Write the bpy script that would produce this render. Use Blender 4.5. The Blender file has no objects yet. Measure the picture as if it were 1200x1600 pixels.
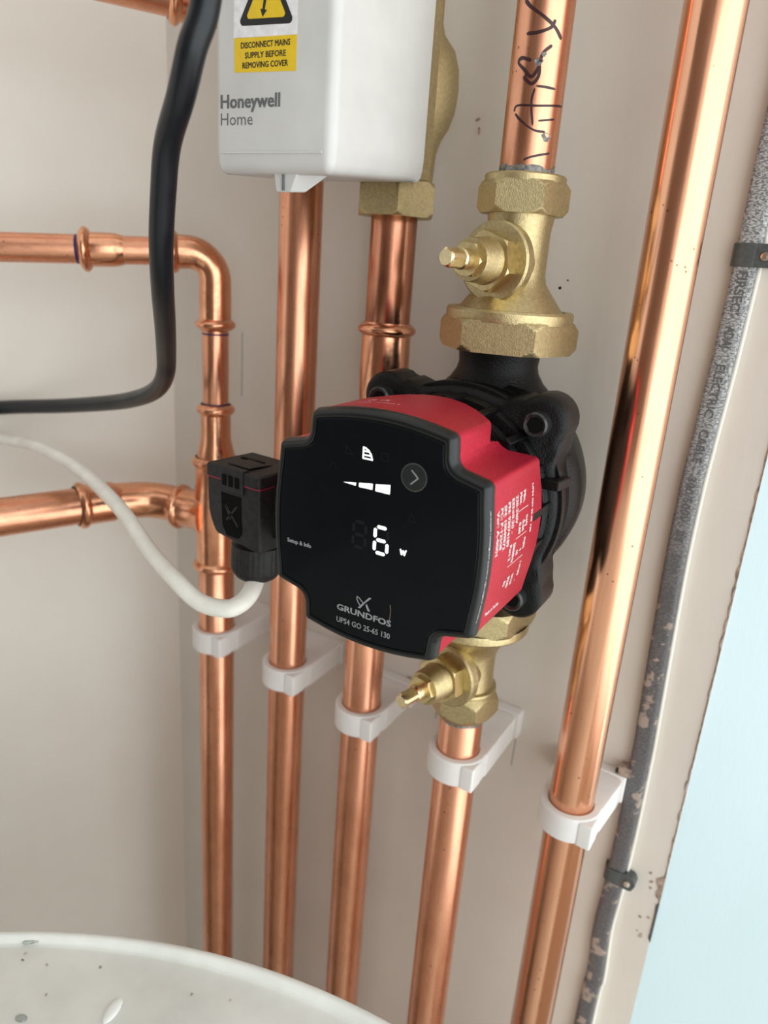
import bpy, bmesh, math, random
from mathutils import Vector, Matrix, noise
random.seed(7)
scene = bpy.context.scene
# ------------------------------------------------------------ camera, light, exposure
# all modelling coordinates below are millimetres measured from the camera's standpoint;
# X runs along the wall (right), Y into the wall, Z up.  CAMZ lifts them above the floor.
CAMZ = 1.35
cd = bpy.data.cameras.new('camera'); cam = bpy.data.objects.new('camera', cd)
scene.collection.objects.link(cam); scene.camera = cam
cr, cdn, cf = Vector((0.841603, 0.535736, 0.068499)), Vector((0.225750, -0.233716, -0.945734)), Vector((-0.490654, 0.811396, -0.317639))
cam.matrix_world = Matrix.Translation((0, 0, CAMZ)) @ Matrix((cr, -cdn, -cf)).transposed().to_4x4()
cd.sensor_fit = 'VERTICAL'; cd.sensor_height = 36.0; cd.lens = 36.0*1150/1600
cd.clip_start = 0.01; cd.clip_end = 50
cd.dof.use_dof = True; cd.dof.focus_distance = 0.285; cd.dof.aperture_fstop = 9.0

world = bpy.data.worlds.new('world'); scene.world = world; world.use_nodes = True
bg = world.node_tree.nodes['Background']
bg.inputs[0].default_value = (0.985, 1.0, 0.965, 1); bg.inputs[1].default_value = 0.88

def area(name, loc, target, sx, sy, watts, col):
    l = bpy.data.lights.new(name, 'AREA'); l.shape = 'RECTANGLE'; l.size = sx; l.size_y = sy
    l.energy = watts; l.color = col
    o = bpy.data.objects.new(name, l); scene.collection.objects.link(o)
    o.location = loc
    o.rotation_euler = (Vector(target)-Vector(loc)).to_track_quat('-Z', 'Y').to_euler()
    return o
area('window_daylight', (1.45, -0.20, CAMZ-0.35), (-0.3, 0.05, CAMZ-0.30), 3.3, 2.7, 50, (0.90, 0.98, 1.0))
scene.view_settings.view_transform = 'Standard'; scene.view_settings.look = 'None'
scene.view_settings.gamma = 1.0; scene.view_settings.use_curve_mapping = False
scene.view_settings.exposure = 0.10

# ------------------------------------------------------------ materials
def new_mat(name):
    m = bpy.data.materials.new(name); m.use_nodes = True
    return m, m.node_tree, m.node_tree.nodes['Principled BSDF']
def nd(nt, t, **kw):
    n = nt.nodes.new(t)
    for k, v in kw.items(): setattr(n, k, v)
    return n
def coords(nt, scale=(1, 1, 1), rot=(0, 0, 0), loc=(0, 0, 0)):
    g = nd(nt, 'ShaderNodeNewGeometry'); mp = nd(nt, 'ShaderNodeMapping')
    mp.inputs['Scale'].default_value = scale; mp.inputs['Rotation'].default_value = rot
    mp.inputs['Location'].default_value = loc
    nt.links.new(g.outputs['Position'], mp.inputs['Vector']); return mp.outputs[0]
def noise_tex(nt, vec, scale, detail=3, rough=0.55):
    n = nd(nt, 'ShaderNodeTexNoise'); n.inputs['Scale'].default_value = scale
    n.inputs['Detail'].default_value = detail; n.inputs['Roughness'].default_value = rough
    nt.links.new(vec, n.inputs['Vector']); return n.outputs[0]
def ramp(nt, fac, stops):
    r = nd(nt, 'ShaderNodeValToRGB'); e = r.color_ramp.elements
    while len(e) < len(stops): e.new(0.5)
    for k, (p, c) in enumerate(stops):
        e[k].position = p; e[k].color = (*c, 1) if len(c) == 3 else c
    nt.links.new(fac, r.inputs[0]); return r.outputs[0]
def maprange(nt, v, a, b, c, d):
    n = nd(nt, 'ShaderNodeMapRange')
    for i, x in enumerate((a, b, c, d)): n.inputs[i+1].default_value = x
    nt.links.new(v, n.inputs[0]); return n.outputs[0]
def mix(nt, fac, a, b):
    n = nd(nt, 'ShaderNodeMix', data_type='RGBA')
    nt.links.new(fac, n.inputs[0])
    for s, x in ((6, a), (7, b)):
        if hasattr(x, 'is_output'): nt.links.new(x, n.inputs[s])
        else: n.inputs[s].default_value = (*x, 1)
    return n.outputs[2]
def bump(nt, b, h, strength, dist):
    n = nd(nt, 'ShaderNodeBump'); n.inputs['Strength'].default_value = strength
    n.inputs['Distance'].default_value = dist
    nt.links.new(h, n.inputs['Height']); nt.links.new(n.outputs[0], b.inputs['Normal'])
def simple(name, col, rough=0.5, metal=0.0, noise_amt=0.06, nscale=300, bmp=0.0, bscale=900, coat=0.0, sss=0.0, spec=0.5):
    m, nt, b = new_mat(name); v = coords(nt)
    n = noise_tex(nt, v, nscale)
    lo = tuple(max(0, c*(1-noise_amt*2)) for c in col); hi = tuple(min(1, c*(1+noise_amt*2)) for c in col)
    nt.links.new(ramp(nt, n, [(0.3, lo), (0.7, hi)]), b.inputs['Base Color'])
    b.inputs['Roughness'].default_value = rough; b.inputs['Metallic'].default_value = metal
    b.inputs['Coat Weight'].default_value = coat; b.inputs['Specular IOR Level'].default_value = spec
    if sss:
        b.inputs['Subsurface Weight'].default_value = sss
        b.inputs['Subsurface Radius'].default_value = (1, 1, 1); b.inputs['Subsurface Scale'].default_value = 0.004
    if bmp: bump(nt, b, noise_tex(nt, v, bscale, 4, 0.6), bmp, 0.0005)
    return m
def copper(name, base, dark, rough=0.27, stain=0.5, stretch=(1, 1, 0.06), spots=True):
    m, nt, b = new_mat(name)
    vs = coords(nt, stretch); v = coords(nt)
    streak = noise_tex(nt, vs, 420, 3, 0.5)
    patch = noise_tex(nt, coords(nt, tuple(0.5+0.5*s for s in stretch)), 55, 4, 0.6)
    c = mix(nt, maprange(nt, patch, 0.42, 0.72, 0, stain), base, dark)
    c = mix(nt, maprange(nt, streak, 0.45, 0.75, 0, 0.35), c, tuple(x*0.72 for x in base))
    if spots:
        vo = nd(nt, 'ShaderNodeTexVoronoi'); vo.inputs['Scale'].default_value = 260
        nt.links.new(v, vo.inputs['Vector'])
        gate = noise_tex(nt, v, 70, 2)
        s1 = maprange(nt, vo.outputs['Distance'], 0.16, 0.10, 0, 1)
        g1 = maprange(nt, gate, 0.56, 0.62, 0, 0.8)
        mu = nd(nt, 'ShaderNodeMath', operation='MULTIPLY'); nt.links.new(s1, mu.inputs[0]); nt.links.new(g1, mu.inputs[1])
        c = mix(nt, mu.outputs[0], c, (0.16, 0.05, 0.03))
    nt.links.new(c, b.inputs['Base Color'])
    b.inputs['Metallic'].default_value = 1.0
    nt.links.new(maprange(nt, streak, 0.3, 0.8, rough-0.04, rough+0.10), b.inputs['Roughness'])
    bump(nt, b, streak, 0.10, 0.0003)
    return m
COP = (0.83, 0.40, 0.25); COPD = (0.55, 0.22, 0.125)
M = {}
M['copper'] = copper('copper', COP, COPD)
M['copper_h'] = copper('copper_horizontal', COP, COPD, stretch=(0.3, 0.3, 1))
M['copper_bright'] = copper('copper_bright', (0.88, 0.45, 0.28), COP, 0.20, 0.35)
M['copper_fit'] = copper('copper_fitting', (0.86, 0.42, 0.25), COPD, 0.20, 0.5, (1, 1, 1), False)
M['copper_aged'] = copper('copper_aged', (0.58, 0.25, 0.15), (0.25, 0.10, 0.06), 0.24, 0.8)
M['brass_cast'] = simple('brass_cast', (0.53, 0.43, 0.235), 0.40, 1.0, 0.07, 700, 0.35, 1800)
M['brass'] = simple('brass_machined', (0.64, 0.51, 0.27), 0.30, 1.0, 0.06, 350, 0.15, 1500)
M['brass_bright'] = simple('brass_bright', (0.80, 0.66, 0.40), 0.30, 1.0, 0.05, 500, 0.1, 1500)
M['iron'] = simple('black_cast_iron', (0.003, 0.003, 0.0034), 0.30, 0.0, 0.2, 260, 0.7, 1300, spec=0.22)
M['steel'] = simple('blackened_steel', (0.05, 0.05, 0.05), 0.32, 0.7, 0.15, 700)
M['red'] = simple('red_metallic_paint', (0.62, 0.018, 0.055), 0.40, 0.65, 0.12, 1500, 0.12, 3000)
M['bezel'] = simple('black_satin_plastic', (0.006, 0.0075, 0.008), 0.28, 0, 0.06, 700, spec=0.4)
M['glass'] = simple('black_display_glass', (0.0062, 0.0068, 0.0080), 0.14, 0, 0.02, 100, spec=0.07)
M['plug'] = simple('black_dusty_plastic', (0.013, 0.013, 0.0135), 0.5, 0, 0.25, 420, 0.15, 1400, spec=0.35)
M['hole'] = simple('dark_recess', (0.004, 0.004, 0.004), 0.8, spec=0.1)
M['red_line'] = simple('red_seal', (0.30, 0.012, 0.045), 0.5)
M['grey_print'] = simple('grey_print', (0.30, 0.31, 0.32), 0.5)
M['ghost'] = simple('unlit_segment', (0.010, 0.011, 0.013), 0.4, spec=0.1)
M['btn_ring'] = simple('button_ring_print', (0.09, 0.09, 0.09), 0.4)
M['btn'] = simple('button_print', (0.024, 0.024, 0.025), 0.35, spec=0.1)
M['white_print'] = simple('pale_print', (0.80, 0.62, 0.62), 0.5)
M['white_plastic'] = simple('white_plastic', (0.60, 0.59, 0.57), 0.34, 0, 0.03, 40, 0.03, 1200)
M['label_white'] = simple('white_label', (0.80, 0.78, 0.80), 0.3)
M['label_yellow'] = simple('yellow_label', (0.78, 0.52, 0.015), 0.3, 0, 0.02)
M['black_print'] = simple('black_print', (0.012, 0.012, 0.012), 0.4)
M['grey_dark_print'] = simple('dark_grey_print', (0.13, 0.13, 0.14), 0.4)
M['marker'] = simple('marker_ink', (0.040, 0.010, 0.012), 0.35)
M['blue_marker'] = simple('purple_marker_ink', (0.022, 0.008, 0.09), 0.4)
M['flux'] = simple('grey_solder_flux', (0.22, 0.21, 0.20), 0.45, 0.4, 0.3, 500, 0.4, 900)
M['nylon'] = simple('white_nylon', (0.82, 0.79, 0.77), 0.42, 0, 0.02, 60, sss=0.35)
M['rubber'] = simple('black_rubber', (0.006, 0.008, 0.011), 0.34, 0, 0.12, 300, 0.05, 900, spec=0.4)
M['pvc_white'] = simple('white_pvc_cable', (0.84, 0.82, 0.75), 0.36, 0, 0.04, 100, 0.08, 700)
M['cable_text'] = simple('faint_cable_text', (0.11, 0.115, 0.12), 0.5)
M['clip_grey'] = simple('grey_plastic_clip', (0.075, 0.085, 0.085), 0.42, 0, 0.08, 500)
M['nail'] = simple('steel_nail', (0.75, 0.66, 0.58), 0.25, 1.0)
M['tank'] = simple('white_tank_lid', (0.84, 0.85, 0.81), 0.30, 0, 0.05, 30, 0.10, 160)
M['grit'] = simple('loose_grit', (0.36, 0.31, 0.26), 0.8, 0, 0.3, 500)
M['plaster_crumb'] = simple('broken_plaster', (0.40, 0.31, 0.25), 0.85, 0, 0.25, 300, 0.5, 500)
M['water'] = simple('water_droplet', (0.8, 0.84, 0.82), 0.03)
M['water'].node_tree.nodes['Principled BSDF'].inputs['Transmission Weight'].default_value = 0.9
def emit(name, col, s):
    m, nt, b = new_mat(name); b.inputs['Base Color'].default_value = (0.8, 0.8, 0.8, 1)
    b.inputs['Emission Color'].default_value = (*col, 1); b.inputs['Emission Strength'].default_value = s
    return m
M['led'] = emit('lit_display_segment', (1, 1, 1), 1.1)
def wall_mat(name, a, b_, blotch, rough=0.6):
    m, nt, b = new_mat(name); v = coords(nt)
    n = noise_tex(nt, v, 9, 4, 0.6); f = noise_tex(nt, v, 330, 3, 0.6)
    c = ramp(nt, n, [(0.3, a), (0.72, b_)])
    sp = maprange(nt, noise_tex(nt, v, 95, 5, 0.75), 0.70, 0.80, 0, blotch)
    c = mix(nt, sp, c, tuple(x*0.45 for x in a))
    nt.links.new(c, b.inputs['Base Color']); b.inputs['Roughness'].default_value = rough
    bump(nt, b, noise_tex(nt, coords(nt, (1, 1, 0.35)), 260, 4, 0.6), 0.30, 0.0006)
    return m
M['wall'] = wall_mat('painted_wall', (0.68, 0.625, 0.565), (0.74, 0.705, 0.64), 0.35)
M['wall_left'] = wall_mat('painted_side_wall', (0.82, 0.76, 0.69), (0.86, 0.82, 0.75), 0.15)
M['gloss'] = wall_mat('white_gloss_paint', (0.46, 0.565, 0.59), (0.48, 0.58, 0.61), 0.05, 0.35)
M['floor'] = wall_mat('timber_floor', (0.20, 0.14, 0.09), (0.28, 0.20, 0.13), 0.2)
M['panel_brown'] = wall_mat('brown_panel', (0.16, 0.115, 0.09), (0.20, 0.15, 0.12), 0.1, 0.5)
def painted_cable():
    m, nt, b = new_mat('overpainted_grey_cable'); v = coords(nt)
    sp = nd(nt, 'ShaderNodeSeparateXYZ'); nt.links.new(v, sp.inputs[0])
    zf = maprange(nt, sp.outputs[2], CAMZ-0.14, CAMZ-0.05, 0, 1)      # the upper run carries more overspray
    st = noise_tex(nt, coords(nt, (0.5, 0.5, 1)), 1500, 3, 0.7)
    pale = mix(nt, maprange(nt, st, 0.42, 0.60, 0, 1), (0.13, 0.13, 0.14), (0.50, 0.52, 0.52))
    dark = mix(nt, maprange(nt, st, 0.4, 0.6, 0, 1), (0.085, 0.08, 0.085), (0.15, 0.145, 0.15))
    c = mix(nt, zf, dark, pale)
    pn = noise_tex(nt, v, 130, 4, 0.6)
    pm = nd(nt, 'ShaderNodeMath', operation='MULTIPLY'); nt.links.new(maprange(nt, pn, 0.58, 0.62, 0, 0.9), pm.inputs[0])
    nt.links.new(maprange(nt, sp.outputs[2], CAMZ-0.16, CAMZ-0.12, 1, 0), pm.inputs[1])
    c = mix(nt, pm.outputs[0], c, (0.40, 0.32, 0.27))
    nt.links.new(c, b.inputs['Base Color']); b.inputs['Roughness'].default_value = 0.42
    bump(nt, b, st, 0.5, 0.0006); return m
M['painted_cable'] = painted_cable()

# ------------------------------------------------------------ helpers
def W(v): return Vector((v[0], v[1], v[2]))*0.001 + Vector((0, 0, CAMZ))
def bevel(o, w, seg=3, ang=35):
    b = o.modifiers.new('bevel', 'BEVEL'); b.width = w*0.001; b.segments = seg
    b.limit_method = 'ANGLE'; b.angle_limit = math.radians(ang); b.harden_normals = False
class MB:
    def __init__(s): s.v = []; s.f = []
    def add(s, vs, fs):
        n = len(s.v); s.v += [Vector(v) for v in vs]; s.f += [tuple(i+n for i in f) for f in fs]; return s
    def loft(s, rings, caps=True, closed=False):
        n = len(rings[0]); vs = [p for r in rings for p in r]; fs = []
        m = len(rings)
        for k in range(m if closed else m-1):
            a, b = k*n, ((k+1) % m)*n
            for i in range(n):
                j = (i+1) % n; fs.append((a+i, a+j, b+j, b+i))
        if caps and not closed: fs += [tuple(range(n))[::-1], tuple(range((m-1)*n, m*n))]
        return s.add(vs, fs)
    def lathe(s, prof, o=(0, 0, 0), axis=(0, 0, 1), seg=48, caps=True, closed=False, ysc=1.0, radf=None):
        u, w, a = frame(axis); o = Vector(o); rings = []
        for (r, d) in prof:
            rings.append([o + a*d + u*(rr*math.cos(t)) + w*(rr*math.sin(t)*ysc)
                          for t in [2*math.pi*i/seg for i in range(seg)] for rr in [r if radf is None else radf(r, t, d)]])
        return s.loft(rings, caps, closed)
    def hexa(s, o, axis, d0, d1, rc, cap, ch=1.2, n=6, rot=0.0, seg=144, inner=None):
        """hexagonal nut: corners rc, chamfer cone capped at `cap` radius on the two ends"""
        rot = round(rot/(2*math.pi/seg))*(2*math.pi/seg)
        def rad(r, t, d):
            q = (t+rot) % (2*math.pi/n) - math.pi/n
            return min(rc*math.cos(math.pi/n)/math.cos(q), r)
        K = 6; prof = [(cap+(rc-cap)*k/K, d0+ch*k/K) for k in range(K+1)]+[(rc, (d0+d1)/2)]+[(cap+(rc-cap)*k/K, d1-ch*k/K) for k in range(K, -1, -1)]
        prof = [(min(p, rc), d) for p, d in prof]
        if inner: prof = [(inner, d0)] + prof + [(inner, d1)]
        return s.lathe(prof, o, axis, seg, radf=lambda r, t, d: rad(r, t, d) if r > (inner or 0)+0.01 else r)
    def tube(s, pts, r, seg=20, caps=True, flat=None):
        pts = [Vector(p) for p in pts]; n = len(pts)
        rr = r if isinstance(r, (list, tuple)) else [r]*n
        tang = [(pts[min(i+1, n-1)]-pts[max(i-1, 0)]).normalized() for i in range(n)]
        u = tang[0].orthogonal().normalized() if flat is None else None; rings = []
        for i in range(n):
            t = tang[i]
            if flat is None:
                u = (u - t*u.dot(t)).normalized(); w = t.cross(u)
                rings.append([pts[i]+(u*math.cos(a)+w*math.sin(a))*rr[i] for a in [2*math.pi*k/seg for k in range(seg)]])
            else:
                w = Vector((0, 1, 0)); w = (w-t*w.dot(t)).normalized(); uu = w.cross(t).normalized(); ring = []
                for k in range(seg):
                    a = 2*math.pi*k/seg; c, q = math.cos(a), math.sin(a)
                    ring.append(pts[i]+uu*(math.copysign(abs(c)**0.55, c)*flat[0])+w*(math.copysign(abs(q)**0.55, q)*flat[1]))
                rings.append(ring)
        return s.loft(rings, caps)
    def box(s, a, b, f=None):
        x0, y0, z0 = a; x1, y1, z1 = b
        vs = [Vector(p) for p in ((x0,y0,z0),(x1,y0,z0),(x1,y1,z0),(x0,y1,z0),(x0,y0,z1),(x1,y0,z1),(x1,y1,z1),(x0,y1,z1))]
        if f: vs = [f(v) for v in vs]
        return s.add(vs, [(0,3,2,1),(4,5,6,7),(0,1,5,4),(1,2,6,5),(2,3,7,6),(3,0,4,7)])
    def poly(s, pts, off):
        """flat polygon given a thickness: pts 3-D, off the vector towards its back"""
        n = len(pts); off = Vector(off); a = [Vector(p) for p in pts]
        return s.loft([a, [p+off for p in a]])
    def build(s, name, mat, parent=None, loc=None, smooth=True, ang=32, bev=None, label=None):
        if parent is not None: base = parent['_base']
        elif loc is not None: base = loc
        else:
            xs = [v.x for v in s.v]; ys = [v.y for v in s.v]; zs = [v.z for v in s.v]
            base = ((min(xs)+max(xs))/2, (min(ys)+max(ys))/2, min(zs))
        B = Vector(base); me = bpy.data.meshes.new(name)
        me.from_pydata([(v-B)*0.001 for v in s.v], [], s.f); me.validate()
        bm = bmesh.new(); bm.from_mesh(me); bmesh.ops.recalc_face_normals(bm, faces=bm.faces); bm.to_mesh(me); bm.free()
        me.materials.append(M[mat])
        if smooth:
            me.polygons.foreach_set('use_smooth', [True]*len(me.polygons)); me.set_sharp_from_angle(angle=math.radians(ang))
        o = bpy.data.objects.new(name, me); scene.collection.objects.link(o)
        o['_base'] = tuple(B)
        if parent is None: o.location = W(B)
        else: o.parent = parent
        if bev: bevel(o, bev)
        if label: o['label'] = label
        return o
def frame(axis):
    a = Vector(axis).normalized()
    r = Vector((0, 0, 1)) if abs(a.z) < 0.9 else Vector((1, 0, 0))
    u = r.cross(a).normalized(); w = a.cross(u); return u, w, a
def thing(name, label, cat, base, group=None):
    o = bpy.data.objects.new(name, None); scene.collection.objects.link(o)
    o.empty_display_size = 0.01; o.location = W(base); o['_base'] = tuple(base); tag(o, label, cat, group); return o
def tag(o, label, cat, group=None):
    o['label'] = label; o['category'] = cat
    if group: o['group'] = group
    return o
def struct(o): o['kind'] = 'structure'; return o
def smooth_path(pts, n=10):
    """Catmull-Rom through 3-D points"""
    P = [Vector(p) for p in pts]; P = [P[0]*2-P[1]] + P + [P[-1]*2-P[-2]]; out = []
    for i in range(1, len(P)-2):
        a, b, c, d = P[i-1:i+3]
        for k in range(n):
            t = k/n; out.append(0.5*((2*b)+(c-a)*t+(2*a-5*b+4*c-d)*t*t+(3*b-a-3*c+d)*t**3))
    out.append(P[-2]); return out
def text_geo(s, bold=0.0):
    c = bpy.data.curves.new('t', 'FONT'); c.body = s; c.size = 1.0; c.offset = bold; c.resolution_u = 2
    o = bpy.data.objects.new('t', c); scene.collection.objects.link(o)
    dg = bpy.context.evaluated_depsgraph_get(); me = bpy.data.meshes.new_from_object(o.evaluated_get(dg))
    vs = [v.co.copy() for v in me.vertices]; fs = [tuple(p.vertices) for p in me.polygons]
    bpy.data.objects.remove(o); bpy.data.curves.remove(c); bpy.data.meshes.remove(me); return vs, fs
def text_mb(s, x0, x1, y0, y1, fn, bold=0.0, cap=True, mb=None):
    """lettering fitted between x0..x1 (reading direction) and baseline y0..cap height y1, mapped by fn(x, y);
    bold thickens the strokes by that many mm"""
    vs, fs = text_geo(s); mb = mb or MB()
    if not vs: return mb
    a = min(v.x for v in vs); b = max(v.x for v in vs); H = 0.72
    sh = [(0, 0)] if bold <= 0 else [(-bold, -bold*0.5), (-bold, bold*0.5), (0, 0), (bold, -bold*0.5), (bold, bold*0.5)]
    o_ = fn(x0, y0); nrm = (fn(x0+1, y0)-o_).cross(fn(x0, y0+1)-o_).normalized()
    for k, (dx, dy) in enumerate(sh):
        mb.add([nrm*0.012*k+fn(x0+bold+dx+(v.x-a)/(b-a)*(x1-x0-2*bold), y0+dy+v.y/H*(y1-y0)) for v in vs], fs)
    return mb
def rpoly(cs, n=6):
    """polygon with rounded corners; cs = (x, y, radius)"""
    out = []; N = len(cs)
    for i, (x, y, r) in enumerate(cs):
        p = Vector((x, y)); a = Vector(cs[i-1][:2])-p; b = Vector(cs[(i+1) % N][:2])-p
        if r <= 0: out.append(p); continue
        la, lb = a.length, b.length; a.normalize(); b.normalize()
        an = a.angle(b); t = min(r/math.tan(an/2), la*0.48, lb*0.48)
        r2 = t*math.tan(an/2); c = p+(a+b).normalized()*(r2/math.sin(an/2))
        s = p+a*t-c; e = p+b*t-c
        tot = s.angle_signed(e)
        for k in range(n+1):
            th = -tot*k/n; ct, st = math.cos(th), math.sin(th)
            out.append(c+Vector((s.x*ct-s.y*st, s.x*st+s.y*ct)))
    return out
def inset(P, d):
    n = len(P); area2 = sum(P[i].x*P[(i+1) % n].y-P[(i+1) % n].x*P[i].y for i in range(n)); sg = 1 if area2 > 0 else -1
    out = []
    for i in range(n):
        a = (P[i]-P[i-1]); b = (P[(i+1) % n]-P[i])
        if a.length < 1e-6: a = b
        if b.length < 1e-6: b = a
        t = (a.normalized()+b.normalized()).normalized(); nn = Vector((-t.y, t.x))*sg
        out.append(P[i]+nn*d)
    return out

# ------------------------------------------------------------ the setting
YW = 355.0; ZF = -1350.0; ZT = 1150.0
XE = -22.5     # right-hand edge of the back wall
wl = Vector((-391.0, YW, 0)); wl2 = wl + Vector((-0.6, -0.8, 0))*620
wr = Vector((XE, YW, 0)); wr2 = wr + Vector((0.76, 0.65, 0))*260
def slab(a, b, back, z0, z1):
    a = Vector(a); b = Vector(b); bk = Vector(back); m = MB()
    return m.loft([[Vector((p.x, p.y, z)) for p in (a, b, b+bk, a+bk)] for z in (z0, z1)])
wall_back = struct(slab(wl, wr, (0, 25, 0), ZF, ZT).build('wall_back', 'wall', smooth=False))
wall_left = struct(slab(wl2, wl, (-20, 15, 0), ZF, ZT).build('wall_left', 'wall_left', smooth=False))
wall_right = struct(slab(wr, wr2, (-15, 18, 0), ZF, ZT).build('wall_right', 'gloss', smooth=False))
struct(MB().box((-1500, -2200, ZF-30), (1800, 900, ZF)).build('floor', 'floor', smooth=False))

# unseen brown panel added behind the viewer to darken reflections in copper and glass
struct(MB().box((-800, -690, ZF+8), (220, -650, ZF+2050)).build('reflection_panel_1', 'panel_brown', smooth=False, bev=2))
# marks and damage on the back wall, real little pits and crumbs
def blob(cx, cz, rx, rz, mat, name, rot=0.0, y=YW, t=0.7, n=22, rough=0.22):
    ring = []
    for i in range(n):
        a = 2*math.pi*i/n; k = 1+rough*(noise.noise(Vector((cx+math.cos(a)*2, cz, math.sin(a)*2))))
        px, pz = rx*k*math.cos(a), rz*k*math.sin(a)
        ring.append((cx+px*math.cos(rot)-pz*math.sin(rot), cz+px*math.sin(rot)+pz*math.cos(rot)))
    m = MB(); m.loft([[Vector((x, y+0.3, z)) for x, z in ring], [Vector((cx+(x-cx)*0.9, y-t, cz+(z-cz)*0.9)) for x, z in ring]])
    return m.build(name, mat, parent=wall_back, ang=50)
blob(-254.5, -242.0, 5.2, 2.4, 'hole', 'drill_hole', 0.1, t=0.15, rough=0.4)
blob(-183.5, -243.0, 6.0, 2.2, 'grit', 'plaster_crumb', -0.3, t=0.5, rough=0.6)
blob(-178.5, -241.0, 2.2, 1.0, 'hole', 'drill_hole', 0.4, t=0.6, rough=0.5)
blob(-130.0, -249.5, 3.6, 1.5, 'grit', 'plaster_crumb', 0.4, t=0.5, rough=0.6)
blob(-117.7, -235.5, 1.8, 0.9, 'hole', 'drill_hole', 0.5, t=0.15)
blob(-125.8, -4.7, 0.8, 0.8, 'hole', 'drill_hole', 0, t=0.15)
blob(-122.5, -1.0, 0.5, 0.4, 'hole', 'drill_hole', 0, t=0.15)
blob(-176.5, 64.0, 0.8, 1.9, 'plaster_crumb', 'paint_run', 0.1, t=0.35, rough=0.5)
blob(-178.0, 69.0, 1.4, 0.6, 'plaster_crumb', 'paint_run', 0.5, t=0.3, rough=0.5)
for (x, z0, z1) in ((-328.5, -87, -46), (-115.3, -272, -237), (-167.0, -262, -240)):
    MB().tube([(x, YW, z0), (x+0.3, YW, (z0+z1)/2), (x+0.2, YW, z1)], 0.22, 6).build('pencil_line', 'grey_dark_print', parent=wall_back)
# cracked paint along the edge of the bright return
rnd = random.Random(3)
def crack(z0, z1, mat, name, wmin, wmax, n, x0=XE, lift=0.8):
    L, R_ = [], []
    for i in range(n+1):
        z = z0+(z1-z0)*i/n; w = wmin+(wmax-wmin)*abs(noise.noise(Vector((3.1, z*0.11, 2.0))))*2
        if i in (0, n): w *= 0.2
        L.append(Vector((x0-w, YW-lift*0.4, z))); R_.append(Vector((x0+0.35, YW-lift, z)))
    m = MB(); n1 = n+1
    m.add(L+R_+[p+Vector((0, 2, 0)) for p in L]+[p+Vector((0, 2, 0)) for p in R_],
          [(i, i+1, n1+i+1, n1+i) for i in range(n)]+[(i, 2*n1+i, 2*n1+i+1, i+1) for i in range(n)]+[(n1+i, n1+i+1, 3*n1+i+1, 3*n1+i) for i in range(n)])
    return m.build(name, mat, parent=wall_back, smooth=False)
crack(-345, 60, 'plaster_crumb', 'cracked_paint_edge', 0.15, 1.0, 150)
crack(-345, -318, 'grey_dark_print', 'open_crack', 0.9, 1.5, 14, lift=1.1)
crack(-316, -300, 'plaster_crumb', 'flaked_paint', 1.6, 3.6, 10, lift=1.0)
crack(-250, -130, 'label_white', 'paint_ridge', 0.1, 0.7, 70, x0=XE+0.3, lift=1.2)
for k in range(9):
    z = -300-rnd.random()*45; blob(XE-3-rnd.random()*5, z, 0.5+rnd.random()*0.9, 0.4+rnd.random()*0.6, 'plaster_crumb', 'paint_flake', rnd.random(), t=0.3, rough=0.6, n=9)

# ------------------------------------------------------------ copper pipes
def pipe(name, label, x, y, z0, z1, r, mat='copper', x1=None):
    x1 = x if x1 is None else x1
    m = MB(); m.lathe([(r-1, 0), (r-0.15, 0), (r, 0.3), (r, (z1-z0)*0.5), (r, z1-z0-0.3), (r-0.15, z1-z0), (r-1, z1-z0)], (x, y, z0), (x1-x, 0, z1-z0), 64)
    return tag(m.build(name, mat), label, 'pipe')
XA, XB, XC, XD, XF = -309.0, -253.0, -197.0, -128.0, -69.5
YA, YB, YC, YD, YF = 312.0, 316.0, 316.0, 303.0, 316.0
pipe('copper_pipe', 'thick vertical copper pipe below the tee, leftmost of the lower row', XA, YA, -700, -186, 11)
pB = pipe('copper_pipe', 'vertical copper pipe passing behind the left edge of the pump display', XB, YB, -700, 141, 11)
pCl = pipe('copper_pipe', 'vertical copper pipe emerging under the pump display, third from left in the lower row', XC, YC, -700, -60, 11)
pDl = pipe('copper_pipe', 'vertical copper pipe below the lower brass pump valve', XD, YD, -700, -204, 11)
pE = pipe('copper_pipe', 'wide bright copper pipe right of the pump, running the full height', XF, YF, -700, 600, 11, 'copper_bright')
pCu = pipe('copper_pipe', 'short dull copper pipe between the zone valve nut and the beaded coupling', XC, YC, -31, 30, 11, 'copper_aged')
pDu = pipe('copper_pipe', 'copper pipe with black handwriting above the upper brass pump valve', XD, YD, 30, 600, 11)
# handwriting on the pipe: short ink strokes lying on its surface
strokes = [[(-1.948, 96.1), (-1.672, 93.4), (-1.155, 89.8), (-0.761, 86.8), (-0.477, 83.6)], [(-1.735, 84.9), (-1.327, 85.1), (-0.924, 86.8), (-0.796, 89.4)],
 [(-0.808, 81.2), (-1.09, 78.3), (-1.189, 73.7), (-1.387, 70.6), (-1.667, 73.1), (-1.948, 75.8), (-1.813, 77.1), (-1.452, 76.0)],
 [(-1.681, 70.8), (-1.359, 68.3), (-1.152, 70.7), (-1.16, 74.5)], [(-1.193, 67.6), (-0.455, 67.2)],
 [(-1.91, 59.2), (-1.784, 61.1), (-1.035, 61.0), (0.127, 62.5)], [(-1.845, 58.4), (-1.53, 55.4), (-1.094, 52.7), (-0.667, 52.3)],
 [(-1.223, 66.8), (-1.285, 62.1), (-1.152, 54.2)], [(-1.616, 69.2), (-1.57, 72.2)], [(-1.33, 42.1), (-1.063, 43.4), (-0.343, 45.4)], [(-0.973, 55.9), (-0.324, 57.2)]]
def on_cyl(cx, cy, r, a, z): return Vector((cx+r*math.cos(a), cy+r*math.sin(a), z))
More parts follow.
